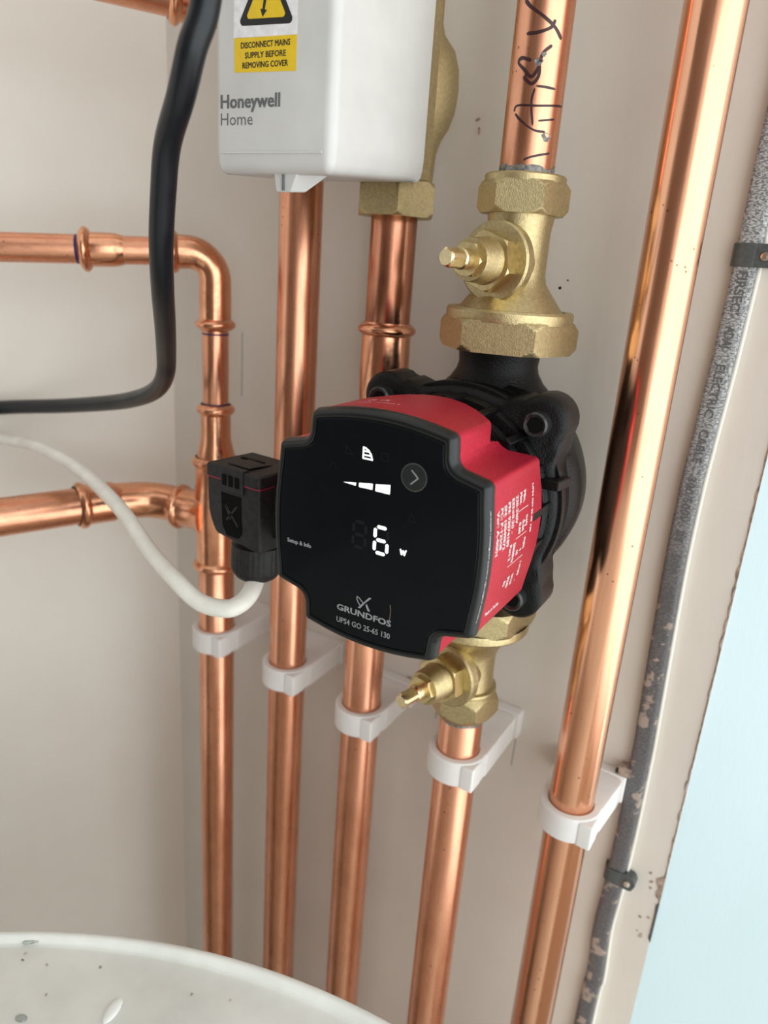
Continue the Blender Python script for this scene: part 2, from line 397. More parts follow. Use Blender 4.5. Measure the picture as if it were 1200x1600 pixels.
for k, s in enumerate(strokes):
    pts = smooth_path([(a*11, z, 0) for a, z in s], 8); m = MB(); n = len(pts); L, R_ = [], []
    for i, p in enumerate(pts):
        t = (pts[min(i+1, n-1)]-pts[max(i-1, 0)]).normalized(); q = Vector((-t.y, t.x, 0))
        w = (0.50+0.16*noise.noise(Vector((i*0.12, k*3.0, 0)))+(0.12 if k < 4 else -0.1))*(0.5 if i in (0, n-1) else 1)
        for S, sg in ((L, 1), (R_, -1)):
            e = p+q*w*sg; S.append(on_cyl(XD, YD, 11.04, e.x/11, e.y))
    vs = L+R_; m.add(vs, [(i, i+1, n+i+1, n+i) for i in range(n-1)])
    m.build('ink_stroke', 'marker', parent=pDu)
def collar_patch(parent, cx, cy, r, z0, z1, mat, name, jag=0.8, a0=0, a1=2*math.pi, seed=1.0):
    n = 60; m = MB(); lo, hi = [], []
    for i in range(n+1):
        a = a0+(a1-a0)*i/n
        lo.append(on_cyl(cx, cy, r, a, z0)); hi.append(on_cyl(cx, cy, r-0.02, a, z1+jag*noise.noise(Vector((a*1.6, seed, 0)))*2+jag*0.5*noise.noise(Vector((a*6, seed, 4)))))
    m.add(lo+hi, [(i, i+1, n+2+i, n+1+i) for i in range(n)]); return m.build(name, mat, parent=parent)
collar_patch(pDu, XD, YD, 11.09, 36, 40.6, 'flux', 'solder_smear', 1.3)
for (a, z, s) in ((-0.6, 50.6, 1.6), (-1.2, 75.5, 1.3), (-1.05, 78, 0.8)):
    MB().add([on_cyl(XD, YD, 11.07, a+s*0.11*math.cos(t)*(1+0.3*math.sin(3*t)), z+s*math.sin(t)) for t in [2*math.pi*i/14 for i in range(14)]], [tuple(range(14))]).build('solder_spot', 'flux', parent=pDu)
collar_patch(pDl, XD, YD, 11.09, -212, -216, 'flux', 'solder_smear', 0.5)

# ------------------------------------------------------------ left-hand pipe run with soldered fittings
t = thing('copper_elbow', 'small copper elbow fitting at the corner left of the zone valve, above the tee', 'pipe fitting', (XA, YA, -40))
hd = Vector((-0.716, -0.697, -0.045)).normalized()       # direction of the upper horizontal run
c0 = Vector((XA, YA, 0.0)); rb = 15.0; vdn = Vector((0, 0, -1))
arc = []
cen = c0 + (vdn + hd)*rb
for k in range(15):
    a = k/14*math.pi/2; arc.append(cen - vdn*rb*math.sin(a) - hd*rb*math.cos(a))
run = [Vector((XA, YA, -39.5)), Vector((XA, YA, -23))] + arc + [c0+hd*17, c0+hd*23]
MB().tube(run, [8.9, 8.9]+[8.3+0.5*abs(k-7)/7 for k in range(15)]+[8.9, 8.9], 32).build('elbow_body', 'copper_fit', parent=t)
def bead(parent, o, axis, r0, r1, w=3.4, name='bead', mat='copper_fit'):
    pr = [(r0, -w*0.9), (r0+(r1-r0)*0.55, -w*0.62), (r1-0.2, -w*0.28), (r1, 0), (r1-0.2, w*0.28), (r0+(r1-r0)*0.55, w*0.62), (r0, w*0.9)]
    return MB().lathe(pr, o, axis, 48, caps=False).build(name, mat, parent=parent, ang=70)
bead(t, (XA, YA, -38.5), (0, 0, 1), 8.7, 11.4)
bead(t, tuple(c0+hd*22), hd, 8.7, 11.2)
p = pipe('copper_pipe', 'short thin copper pipe with purple marker rings between elbow and tee', XA, YA, -90, -38, 7.5)
for z in (-43.6, -83.6): MB().lathe([(7.5, -0.5), (7.56, -0.4), (7.56, 0.4), (7.5, 0.5)], (XA, YA, z), seg=48, caps=False).build('marker_ring', 'blue_marker', parent=p)
def run_pipe(label, a, b, r, mat='copper_h'):
    a = Vector(a); b = Vector(b); L = (b-a).length
    return tag(MB().lathe([(r-1, 0), (r, 0.2), (r, L/2), (r, L-0.2), (r-1, L)], a, b-a, 48).build('copper_pipe', mat), label, 'pipe')
j = c0+hd*34
run_pipe('short copper stub crossing behind the black cable, between elbow and coupling', c0+hd*19, c0+hd*62, 7.3)
t = thing('copper_coupling', 'small beaded copper coupling on the upper left horizontal pipe', 'pipe fitting', tuple(c0+hd*60))
a = c0+hd*47.5
MB().lathe([(7.4, 0), (8.3, 3), (8.7, 6), (8.8, 16), (8.6, 17)], a, hd, 40).build('coupling_body', 'copper_fit', parent=t)
bead(t, tuple(c0+hd*67), hd, 8.6, 11.6)
p = run_pipe('thin horizontal copper pipe entering from the left, above the black cable', c0+hd*66, c0+hd*420, 7.5)
MB().lathe([(7.5, -1.2), (7.57, -1), (7.57, 1), (7.5, 1.2)], c0+hd*70.6, hd, seg=40, caps=False).build('marker_ring', 'blue_marker', parent=p)

t = thing('copper_reducer', 'short beaded copper reducer standing in the top of the tee', 'pipe fitting', (XA, YA, -118))
MB().lathe([(8.9, -85.5), (8.7, -88), (8.9, -104), (9.6, -108), (11.0, -113), (11.3, -118), (11.3, -124)], (XA, YA, 0), seg=48).build('reducer_body', 'copper_fit', parent=t)
bead(t, (XA, YA, -87), (0, 0, 1), 8.8, 11.2)
t = thing('copper_tee', 'copper tee fitting beside the black plug, joining three pipes', 'pipe fitting', (XA, YA, -187))
MB().lathe([(11.6, -119), (12.2, -122), (12.2, -134), (12.6, -140), (12.9, -150), (12.6, -160), (12.2, -168), (12.2, -184), (11.6, -187)], (XA, YA, 0), seg=48).build('tee_body', 'copper_fit', parent=t)
bead(t, (XA, YA, -118.5), (0, 0, 1), 12, 14.3); bead(t, (XA, YA, -185), (0, 0, 1), 12, 14.4)
bd = Vector((-0.97, -0.24, 0.0)).normalized(); bc = Vector((XA, YA, -151.5))
MB().lathe([(15.5, 5), (13.5, 9), (12.4, 14), (12.1, 19), (12.1, 25)], bc, bd, 40).build('tee_branch', 'copper_fit', parent=t)
bead(t, tuple(bc+bd*25), bd, 12, 14.0)
t = thing('copper_bend', 'curved copper bend between the tee and the lower left pipe', 'pipe fitting', (-355, 290, -165))
path = smooth_path([tuple(bc+bd*22), (-341, 304.5, -150.5), (-353, 297, -149.5), (-363, 281, -149), (-370, 263, -149)], 8)
MB().tube(path, [12.2 if i < 4 or i > len(path)-9 else 11.2 for i in range(len(path))], 40).build('bend_body', 'copper_fit', parent=t)
dirp = (Vector((-392, 200, -149.5))-Vector((-370, 263, -149))).normalized()
bead(t, (-370.3, 262, -149), dirp, 12, 14.2)
run_pipe('thick copper pipe entering from the left below the white cable', (-368, 268.5, -149), tuple(Vector((-370, 263, -149))+dirp*420), 11)
# pipe at the very top left
hd2 = Vector((-0.62, -0.78, 0.05)).normalized(); q0 = Vector((-311, 308.8, 118.5))
run_pipe('copper pipe crossing the top left corner, behind the black cable', q0+hd2*12, q0+hd2*420, 11)
t = thing('copper_elbow', 'copper elbow at the top of the picture, half hidden behind black cable and white box', 'pipe fitting', tuple(q0))
q1 = Vector((-253, 316, 150))
MB().tube(smooth_path([tuple(q0+hd2*16), tuple(q0+hd2*2), (-296, 314, 118.5), (-270, 316, 121), (-257, 316, 128), (-253, 316, 141)], 8), 12.0, 36).build('elbow_body', 'copper_fit', parent=t)
bead(t, tuple(q0+hd2*15), hd2, 12, 14.4)

# beaded coupling on the third pipe
t = thing('copper_coupling', 'shiny beaded copper coupling just above the black pump housing', 'pipe fitting', (XC, YC, -75))
MB().lathe([(11.2, -26.5), (12.1, -30), (12.0, -36), (12.25, -50), (12.0, -60), (11.3, -72), (11.05, -75)], (XC, YC, 0), seg=48).build('coupling_body', 'copper_fit', parent=t)
bead(t, (XC, YC, -30), (0, 0, 1), 11.9, 14.4, 3.2)

# ------------------------------------------------------------ white nylon clips
def make_clip(label, x, y, ztop, spacer, h=14.0, hw=14.5):
    S = YW-y; t = thing('pipe_clip', label, 'pipe clip', (x, y, ztop-h), 'white nylon pipe clips in a row')
    yb = S-(7 if spacer else 0.5)
    def outer(a):
        dx, dy = math.cos(a), math.sin(a); best = 15.2
        if dy > 0.05:      # flanks spreading towards the wall
            best = max(best, min((yb)/dy, (19.5/abs(dx)) if abs(dx) > 1e-4 else 1e9) if abs(math.degrees(math.atan2(dx, dy))) < 48 else best)
        return best
    n = 96; an = [2*math.pi*i/n for i in range(n)]
    # trapezoid neck blended into the ring
    neck = [(-15.6, 3), (-hw, yb-6), (-hw, yb), (hw, yb), (hw, yb-6), (15.6, 3)]
    def rad(a):
        dx, dy = math.cos(a), math.sin(a); r = 15.2
        for i in range(5):
            p0, p1 = neck[i], neck[i+1]; ex, ey = p1[0]-p0[0], p1[1]-p0[1]; den = dx*ey-dy*ex
            if abs(den) < 1e-9: continue
            tt = (p0[0]*ey-p0[1]*ex)/den; u = (p0[0]*dy-p0[1]*dx)/den
            if tt > 0 and -1e-6 <= u <= 1+1e-6: r = max(r, tt)
        return r
    o = [(x+rad(a)*math.cos(a), y+rad(a)*math.sin(a)) for a in an]; i_ = [(x+11.15*math.cos(a), y+11.15*math.sin(a)) for a in an]
    rings = [[Vector((px, py, z)) for px, py in P] for P, z in ((o, ztop-h), (o, ztop), (i_, ztop), (i_, ztop-h))]
    MB().loft(rings, closed=True).build('clip_ring', 'nylon', parent=t, bev=0.7)
    MB().box((x+8.0, y-13.0, ztop-h-0.5), (x+15.4, y-2.0, ztop-0.9)).build('latch', 'nylon', parent=t, bev=0.9)
    if spacer:
        MB().box((x-hw-2.2, y+yb-0.2, ztop-h-0.8), (x+hw+1.2, YW, ztop+1.0)).build('clip_base', 'nylon', parent=t, bev=0.8)
    else:
        MB().box((x-hw-1, y+yb-2, ztop-h-0.6), (x+hw+1, YW, ztop+0.6)).build('clip_base', 'nylon', parent=t, bev=0.8)
    return t
make_clip('white nylon clip on the leftmost vertical pipe, under the white cable loop', XA, YA, -228, False)
make_clip('white nylon clip on the second vertical pipe, left of a dark wall hole', XB, YB, -235, False)
make_clip('white nylon clip on the third vertical pipe, under the display', XC, YC, -242.5, True)
make_clip('white nylon clip on the pipe just below the lower brass valve', XD, YD, -234, True)
cE = make_clip('large grubby white nylon clip on the wide right pipe, next to the grey cable', XF, YF, -247, True, hw=17.5)
m = MB()
m.box((-55.5, YW-6.5, -245.2), (-49.0, YW-0.4, -240.5)); m.build('wall_plug', 'plaster_crumb', parent=cE, smooth=False)
MB().lathe([(0.8, 0), (1.4, 0.3), (1.2, 2)], (-56, YW-5, -245.3), (0, 0, 1), 12).build('screw', 'steel', parent=cE)

# ------------------------------------------------------------ brass pump valves
def make_valve(label, zu0, zu1, body, nut, zs, ang, up):
    """zu0..zu1 union nut; body profile; nut = compression nut z range; zs spindle height"""
    t = thing('pump_valve', label, 'valve', (XD, YD, min(zu0, nut[0])))
    un = MB(); lo, hi = (zu0, zu1)
    c = 4.2
    if up:
        un.hexa((XD, YD, 0), (0, 0, 1), lo, hi-c, 29.6, 27.6, 2.6, rot=0.28, inner=18)
        un.lathe([(26.6, hi-c-0.6), (26.9, hi-c+0.6), (26.9, hi-1.0), (26.2, hi), (23.4, hi), (22.8, hi-1.5)], (XD, YD, 0), seg=72, caps=False)
    else:
        un.hexa((XD, YD, 0), (0, 0, 1), lo+c, hi, 29.6, 27.6, 2.6, rot=0.1, inner=18)
        un.lathe([(26.6, lo+c+0.6), (26.9, lo+c-0.6), (26.9, lo+1.0), (26.2, lo), (23.4, lo), (22.8, lo+1.5)], (XD, YD, 0), seg=72, caps=False)
    un.build('union_nut', 'brass_cast', parent=t, ang=20)
    MB().lathe(body, (XD, YD, 0), seg=64).build('valve_body', 'brass_cast', parent=t, ang=50)
    cn = MB(); a, b = nut
    if up:
        cn.hexa((XD, YD, 0), (0, 0, 1), a, b-2.6, 18.6, 16.8, 2.2, rot=0.2, inner=11)
        cn.lathe([(16.4, b-3), (16.4, b-0.6), (15.8, b), (11.1, b)], (XD, YD, 0), seg=64, caps=False)
    else:
        cn.hexa((XD, YD, 0), (0, 0, 1), a, b, 17.6, 13.4, 5.0, rot=0.25, inner=11)
        cn.lathe([(14.6, b-0.8), (15.4, b+0.3), (15.2, b+1.6), (13.0, b+2.2)], (XD, YD, 0), seg=64, caps=False)
    cn.build('compression_nut', 'brass_cast', parent=t, ang=20)
    ax = Vector((-math.sin(ang), -math.cos(ang), 0)); o = (XD, YD, zs)
    MB().lathe([(11.5, 3), (12.2, 8), (15.0, 12), (15.8, 13.2), (15.8, 17.2), (15.0, 18.0), (9, 18.0)], o, ax, 64).build('bonnet_flange', 'brass_cast', parent=t)
    MB().hexa(o, ax, 17.8, 24.5, 12.0, 11.2, 0.8, rot=0.35).build('bonnet_hexagon', 'brass', parent=t, ang=22)
    g = MB(); g.lathe([(9.4, 24), (8.7, 25.5), (8.3, 33.5), (7.9, 35.2), (5.8, 35.2), (5.6, 32)], o, ax, 56, caps=False)
    g.build('bonnet_neck', 'brass_cast', parent=t)
    g = MB(); g.hexa(o, ax, 32.5, 37.6, 6.9, 6.3, 0.7, rot=0.1, inner=4.9); g.build('gland_nut', 'brass', parent=t, ang=22)
    MB().lathe([(4.9, 31), (4.9, 36.4), (4.0, 36.5)], o, ax, 32).build('seal_ring', 'hole', parent=t)
    sp = MB(); sp.lathe([(4.0, 32), (4.0, 41.5), (3.5, 42.4)], o, ax, 36)
    def flat(r, tt, d): return r if r < 2.9 else min(r, 3.0/max(abs(math.cos(tt+0.5)), abs(math.sin(tt+0.5)), 0.01))
    sp.lathe([(3.6, 42.0), (3.6, 45), (3.6, 50.4), (2.8, 51.2)], o, ax, 72, radf=flat)
    sp.build('spindle', 'brass_bright', parent=t, ang=22)
    return t
vU = make_valve('upper brass pump valve with handwritten copper pipe above it', -31, -14,
    [(12, -22), (22.6, -17.0), (22.8, -15.2), (21.8, -14.0), (16.0, -6.5), (13.6, -3.0), (12.8, 0.5), (12.8, 17), (13.6, 22), (13.6, 24)], (23.0, 37.8), 4.2, math.radians(7), True)
vL = make_valve('lower brass pump valve peeking out under the pump, above a white clip', -162, -146,
    [(13.4, -199), (13.4, -194), (13.0, -188), (13.0, -178), (14.4, -173), (17, -169), (22.0, -163.5), (22.6, -161), (22.4, -158)], (-213, -197), -185.3, math.radians(10), False)

# ------------------------------------------------------------ motorised zone valve with white cover
zv = thing('zone_valve', 'white boxed motorised zone valve with warning sticker on a brass body', 'valve', (XC, YC, 20))
n = MB(); n.hexa((XC, YC, 0), (0, 0, 1), 21.5, 36.5, 19.6, 18.0, 2.4, rot=0.45, inner=11); n.build('compression_nut', 'brass_cast', parent=zv)
def bodyf(r, t, d): return r
MB().lathe([(12, 34), (12.5, 40), (13, 50), (14.9, 56), (18, 61), (20.2, 68), (21, 77), (20.4, 85), (18, 92), (13, 98), (11.6, 103), (11.5, 130), (11, 160)], (XC, 324, 0), (0, 0, 1), 48, ysc=1.0,
  radf=lambda r, t, d: r*(1 if math.cos(t)**2 > 2 else 1)).build('valve_body', 'brass_cast', parent=zv, ang=60)
MB().box((-180.5, 299.5, 36), (-175.2, 308, 160)).build('mounting_plate', 'brass_cast', parent=zv, bev=0.3)
FL, FR, BR, BL = Vector((-230.2, 232.2)), Vector((-176, 236)), Vector((-172.8, 298)), Vector((-235, 294))
foot = rpoly([(FL.x, FL.y, 3.2), (FR.x, FR.y, 4.5), (BR.x, BR.y, 0.6), (BL.x, BL.y, 0.6)], 8)
cen2 = (FL+FR+BR+BL)/4
def fz(p, z):   # underside rises a little towards the wall
    k = (p.y-232)/66; return z+5.0*k*(1 if z < 40 else 0)
rings = []
for (ins, z) in ((16, 29.6), (4.6, 29.4), (2.4, 30.0), (1.0, 31.4), (0.35, 33.4), (0.1, 36.6), (0.0, 37.4), (0.0, 38.4), (0, 100), (0, 178)):
    q = inset(foot, ins) if ins < 10 else [cen2+(p-cen2)*0.6 for p in foot]
    rings.append([Vector((p.x, p.y, fz(p, z))) for p in q])
cover = MB().loft(rings).build('cover', 'white_plastic', parent=zv, ang=40)
u2 = (FR-FL).normalized(); n2 = Vector((u2.y, -u2.x))
def box_pt(s, z, out=0.05): p = FL+u2*(s+1.2)+n2*out; return Vector((p.x, p.y, z))
MB().poly([box_pt(3, 36.9, 0.35), box_pt(49, 36.9, 0.35), box_pt(49, 37.6, 0.3), box_pt(3, 37.6, 0.3)], (0, 0.5, 0)).build('cover_ridge', 'white_plastic', parent=zv)
def lever(v): return v
m = MB(); m.loft([[Vector(p) for p in ((-204.2, 237.5, 31), (-193.0, 238.3, 31), (-185.5, 252, 33), (-206, 252, 33))],
                  [Vector(p) for p in ((-203.2, 238.0, 23.8), (-196.4, 238.5, 23.8), (-194, 245, 24.5), (-203.5, 245, 24.5))]])
lv = m.build('release_lever', 'white_plastic', parent=zv, bev=0.5)
MB().box((-199.6, 237.2, 24.4), (-199.0, 238.3, 30.0)).build('lever_slot', 'grey_dark_print', parent=zv)
lab = MB().poly([box_pt(*q, 0.06) for q in ((8.4, 75.6), (36.9, 75.2), (36.9, 118), (8.4, 118))], (0, 0.04, 0)).build('warning_label', 'label_white', parent=zv)
ylab = MB().poly([box_pt(*q, 0.06) for q in ((8.8, 64.4), (36.8, 63.8), (36.8, 75.2), (8.6, 75.7))], (0, 0.04, 0)).build('warning_label', 'label_yellow', parent=zv, label='yellow warning label with three printed lines')
tri = [(10.3, 79.4), (35.8, 78.7), (23.2, 101.5)]
def tri_in(d):
    c = (sum(p[0] for p in tri)/3, sum(p[1] for p in tri)/3)
    return rpoly([(c[0]+(p[0]-c[0])*d, c[1]+(p[1]-c[1])*d, 1.5*d) for p in tri], 5)
MB().poly([box_pt(p.x, p.y, 0.10) for p in tri_in(1.0)], (0, 0.02, 0)).build('triangle_border', 'black_print', parent=lab)
MB().poly([box_pt(p.x, p.y, 0.14) for p in tri_in(0.72)], (0, 0.02, 0)).build('triangle_field', 'label_yellow', parent=lab)
bolt = [(23.6, 94), (21.6, 88.4), (22.3, 88.6), (21.5, 84.0), (20.6, 84.2), (21.6, 81.5), (23.6, 83.6), (22.6, 83.8), (23.9, 89.6), (23.1, 89.4), (25.2, 94)]
MB().poly([box_pt(a, b, 0.18) for a, b in bolt], (0, 0.02, 0)).build('lightning_bolt', 'black_print', parent=lab)
for s, a, b, z0, z1 in (('DISCONNECT MAINS', 11.8, 34.1, 72.1, 74.1), ('SUPPLY BEFORE', 13.7, 32.3, 68.8, 70.8), ('REMOVING COVER', 12.6, 33.3, 65.6, 67.6)):
    text_mb(s, a, b, z0, z1, lambda x, y: box_pt(x, y, 0.13), 0.07).build('lettering', 'black_print', parent=ylab, smooth=False)
text_mb('Honeywell', 2.1, 30.2, 52.6, 57.3, lambda x, y: box_pt(x, y, 0.08), 0.22).build('lettering', 'grey_dark_print', parent=zv, smooth=False)
text_mb('Home', 2.2, 17.6, 46.7, 51.1, lambda x, y: box_pt(x, y, 0.08)).build('lettering', 'grey_dark_print', parent=zv, smooth=False)

# ------------------------------------------------------------ circulator pump
PC = Vector((-126.7, 202.0, -89.3))
PQ = Matrix(((0.99935, -0.03597, 0.00318), (0.03603, 0.9993, -0.00995), (-0.00282, 0.01005, 0.99995)))
def PL(x, y, z): return PC + PQ @ Vector((x, y, z))
pump = thing('circulator_pump', 'red and black circulator pump with glossy display showing a lit 6', 'pump', tuple(PL(0, 101, -66)))
def side_x(z): return 43.2-2.6*(z/26)**2
def top_z(x): return 44.0-3.5*(x/27)**2
q = []
for x in (0, 6, 12, 18, 23): q.append((x, top_z(x), 0))
q += [(27.7, 40.5, 2.8), (28.4, 30.2, 4.2), (41.1, 27.2, 2.6)]
for z in (20, 14, 8, 3): q.append((side_x(z), z, 0))
def mir(P, sx, sz): return [(x*sx, z*sz, r) for x, z, r in P]
full = q + mir(q, 1, -1)[::-1][:-1] + [(0, -44, 0)] + mir(q[1:], -1, -1) + mir(q, -1, 1)[::-1][:-1]
OUT = rpoly(full, 6)
def off(d):
    P = full; n = len(P); out = []
    ar = sum(P[i][0]*P[(i+1) % n][1]-P[(i+1) % n][0]*P[i][1] for i in range(n)); sg = 1 if ar > 0 else -1
    for i in range(n):
        p = Vector(P[i][:2]); e1 = (p-Vector(P[i-1][:2])).normalized(); e2 = (Vector(P[(i+1) % n][:2])-p).normalized()
        n1 = Vector((-e1.y, e1.x))*sg; n2 = Vector((-e2.y, e2.x))*sg
        q_ = p+(n1+n2)/(1+n1.dot(n2))*d; rr_ = P[i][2]
        if rr_ > 0: rr_ = max(0.8, rr_-d) if (e1.x*e2.y-e1.y*e2.x)*sg > 0 else rr_+d
        out.append((q_.x, q_.y, rr_))
    return rpoly(out, 6)
def pring(P, y): return [PL(p.x, y if not callable(y) else y(p), p.y) for p in P]
# red shell
def back(p):   # the shell is cut back round the screw corners
    ax, az = abs(p.x), abs(p.y)
    if ax > 40 or (ax > 33 and az < 29): return 47+7*max(0, 1-(abs(p.y)/30)**2)
    if az > 33: return 46-15*(min(ax, 28)/28)**2
    k = max(0, min(1, (40-az)/12)); return 31+12*k
I1 = off(0.5)
MB().loft([pring(I1, 3.0), pring(I1, 10), pring(I1, lambda p: back(p)-1.2), pring(off(0.9), lambda p: back(p)-0.3), pring(off(2.2), back), pring(off(5.5), lambda p: back(p)-0.3)]).build('control_box', 'red', parent=pump, ang=40)
# bezel and glass
bz = MB().loft([pring(off(3.4), 0.9), pring(off(3.2), 0.25), pring(off(2.7), 0.0), pring(off(1.7), 0.05), pring(off(0.9), 0.9), pring(off(0.25), 2.6), pring(OUT, 3.4), pring(OUT, 4.6), pring(off(0.3), 5.2), pring(off(1.5), 5.2)]).build('bezel', 'bezel', parent=pump, ang=45)
glm = MB().loft([pring(off(3.9), 0.05), pring(off(3.55), 0.3), pring(off(3.5), 2.0)], caps=False)
fr_ = pring(off(3.9), 0.05); glm.add(fr_+[PL(0, 0.05, 0)], [(i, (i+1) % len(fr_), len(fr_)) for i in range(len(fr_))])
gl = glm.build('display_glass', 'glass', parent=pump, smooth=False)
def fp(x, z, out=0.02): return PL(x, -out, z)
def flat_poly(pts, name, mat, parent=gl, out=0.03):
    return MB().poly([fp(a, b, out) for a, b in pts], PQ @ Vector((0, 0.04, 0))).build(name, mat, parent=parent, smooth=False)
# curve mode icon
def stroke(pts, w): # polyline ribbons in face coordinates
    m = MB()
    for (a, b), (c, d) in zip(pts[:-1], pts[1:]):
        v = Vector((c-a, d-b)).normalized(); nrm = Vector((-v.y, v.x))*w/2; e = v*w*0.35
        P = [(a-e.x+nrm.x, b-e.y+nrm.y), (c+e.x+nrm.x, d+e.y+nrm.y), (c+e.x-nrm.x, d+e.y-nrm.y), (a-e.x-nrm.x, b-e.y-nrm.y)]
        m.poly([fp(x, z, 0.03) for x, z in P], PQ @ Vector((0, 0.04, 0)))
    return m
ic = [(-5.0, 31.0), (-5.0, 27.3), (-1.4, 27.3), (-2.0, 29.0), (-3.0, 30.2), (-4.2, 30.9), (-5.0, 31.0)]
m = stroke(ic, 0.5); m2 = stroke([(-5.0, 29.8), (-2.9, 29.8)], 0.45); m3 = stroke([(-5.0, 28.5), (-2.0, 28.5)], 0.45)
m.add(m2.v, m2.f).add(m3.v, m3.f).build('mode_icon', 'led', parent=gl, smooth=False)
stroke([(-12, 30.5), (-12, 27.7), (-9, 27.7), (-12, 30.5)], 0.3).build('unlit_icon', 'ghost', parent=gl, smooth=False)
stroke([(2, 27.9), (2, 30.4), (4.6, 30.4), (4.6, 27.9), (2, 27.9)], 0.3).build('unlit_icon', 'ghost', parent=gl, smooth=False)
stroke([(13.6, 9.2), (15.1, 12), (16.6, 9.2), (13.6, 9.2)], 0.3).build('unlit_icon', 'ghost', parent=gl, smooth=False)
stroke([(-18.5, 21.0), (-17, 23.6), (-15.5, 21.0)], 0.25).build('unlit_icon', 'ghost', parent=gl, smooth=False)
# level bars
for bar in ([(-12.4, 17.35), (-7.25, 18.15), (-7.25, 17.05)], [(-6.0, 18.35), (-0.6, 19.1), (-0.6, 17.0), (-6.0, 16.9)], [(0.6, 19.2), (6.2, 20.1), (6.2, 16.8), (0.6, 16.85)]):
    flat_poly(bar, 'level_bar', 'led')
# seven segment digits
def digit(x0, x1, z0, z1, on, sl=0.0):
    zm = (z0+z1)/2; w = 0.62; g = 0.42
    segs = {'a': ((x0, z1), (x1, z1)), 'g': ((x0, zm), (x1, zm)), 'd': ((x0, z0), (x1, z0)), 'f': ((x0, zm), (x0, z1)), 'e': ((x0, z0), (x0, zm)), 'b': ((x1, zm), (x1, z1)), 'c': ((x1, z0), (x1, zm))}
    for k, (a, b) in segs.items():
        a, b = Vector(a), Vector(b); d = (b-a).normalized(); nn = Vector((-d.y, d.x))*w; A = a+d*g*1.3; B = b-d*g*1.3
        P = [A, A+d*w*0.8+nn, B-d*w*0.8+nn, B, B-d*w*0.8-nn, A+d*w*0.8-nn]
        flat_poly([(p.x, p.y) for p in P], 'display_segment' if k in on else 'unlit_segment', 'led' if k in on else 'ghost')
digit(1.6, 6.6, -5.1, 4.4, 'afgedc'); digit(-7.2, -2.2, -5.0, 4.3, '')
stroke([(11.9, -1.5), (12.4, -3.2), (12.95, -1.8), (13.5, -3.2), (14.0, -1.5)], 0.5).build('unit_letter', 'led', parent=gl, smooth=False)
ring_o = [(14.75+4.75*math.cos(a), 24.5+4.75*math.sin(a)) for a in [2*math.pi*i/48 for i in range(48)]]
ring_i = [(14.75+4.5*math.cos(a), 24.5+4.5*math.sin(a)) for a in [2*math.pi*i/48 for i in range(48)]]
flat_poly(ring_o, 'button', 'btn_ring', out=0.02); flat_poly(ring_i, 'button', 'btn', out=0.05)
m = MB(); s_ = stroke([(13.8, 26.7), (16.3, 24.5), (13.8, 22.1)], 0.42); s_.v = [v+PQ @ Vector((0, -0.04, 0)) for v in s_.v]
s_.build('arrow', 'grey_print', parent=gl, smooth=False)
# printing
text_mb('Setup & Info', -35.8, -24.9, -10.7, -9.1, fp, 0.08).build('lettering', 'grey_print', parent=gl, smooth=False)
text_mb('GRUNDFOS', -12.5, 10.5, -31.5, -29.1, fp, 0.13).build('lettering', 'grey_print', parent=gl, smooth=False)
text_mb('UPS4 GO 25-65 130', -12.4, 10.4, -36.4, -34.2, fp, 0.05).build('lettering', 'grey_print', parent=gl, smooth=False)
flat_poly([(-0.7, -25.6), (1.9, -22.9), (0.9, -22.9), (-3.6, -28.2), (-2.6, -28.2)], 'emblem', 'grey_print')
flat_poly([(-0.4, -26.4), (0.0, -25.6), (1.6, -28.2), (0.7, -28.4)], 'emblem', 'grey_print')
stroke([(-1.2, -26.0), (-3.0, -24.4), (-4.1, -23.9), (-4.2, -24.9), (-3.4, -26.3), (-2.7, -27.0)], 0.38).build('emblem', 'grey_print', parent=gl, smooth=False)
stroke([(9.6, -23.2), (9.9, -25.5), (9.7, -29.6)], 0.12).build('scratch', 'plaster_crumb', parent=gl, smooth=False)
# rating plate printed down the right side of the shell (reads downwards)
def sp_(s, y):      # s runs downwards (mm below z=20), y back from the face
    z = 20-s; return PL(side_x(z)-0.44, y, z)
rows = [(40.6, 1.2, [('UPS4 GO 25-65 130', 1.2, 19.5)]),
        (35.2, 1.5, [('I1(A)', 11.5, 15.5), ('P1(W)', 20.0, 24.2), ('I 1/1(A)', 29.5, 35.0)]),
        (31.8, 1.8, [('Min.', 1.8, 6.0), ('0.06', 12.5, 16.8), ('4', 23.2, 24.2)]),
        (28.4, 1.8, [('Max.', 1.8, 6.0), ('0.60', 12.5, 16.8), ('60', 22.8, 24.8), ('TF110', 32, 36.5)]),
        (24.6, 1.8, [('220-240V', 2.0, 12.0), ('50/60Hz', 19.0, 26.5), ('IPX4D', 32.0, 36.5)]),
        (21.0, 1.8, [('EEI\u22640.20 -', 2.2, 14.5), ('Part 2', 18.8, 24.8), ('RI', 32.5, 34.5)]),
        (17.4, 1.8, [('PN: 93074189', 2.6, 18.4)]), (14.0, 1.8, [('SN: 10049872', 2.8, 18.4)]),
        (10.8, 1.8, [('PC: P-12508', 3.0, 17.4)]), (7.6, 1.8, [('Ver: A-0001', 3.2, 18.6)]),
        (1.9, 1.1, [('Grundfos Holding A/S DK-8850 Bjerringbro Denmark', 1.4, 41.0)])]
for y, h, items in rows:
    m = MB()
    for s, a, b in items: text_mb(s, a, b, y, y+h*1.25, sp_, 0.09, mb=m)
    m.v = [v+PQ @ Vector((0.05, 0, 0)) for v in m.v]
    m.build('side_lettering', 'white_print', parent=pump, smooth=False)
m = MB(); text_mb('Made in Serbia', 9.5, 21.5, 0, 1.3, lambda x, y: PL(side_x(-21)-0.38, x, -21.6+y), 0.06, mb=m); m.build('side_lettering', 'white_print', parent=pump, smooth=False)
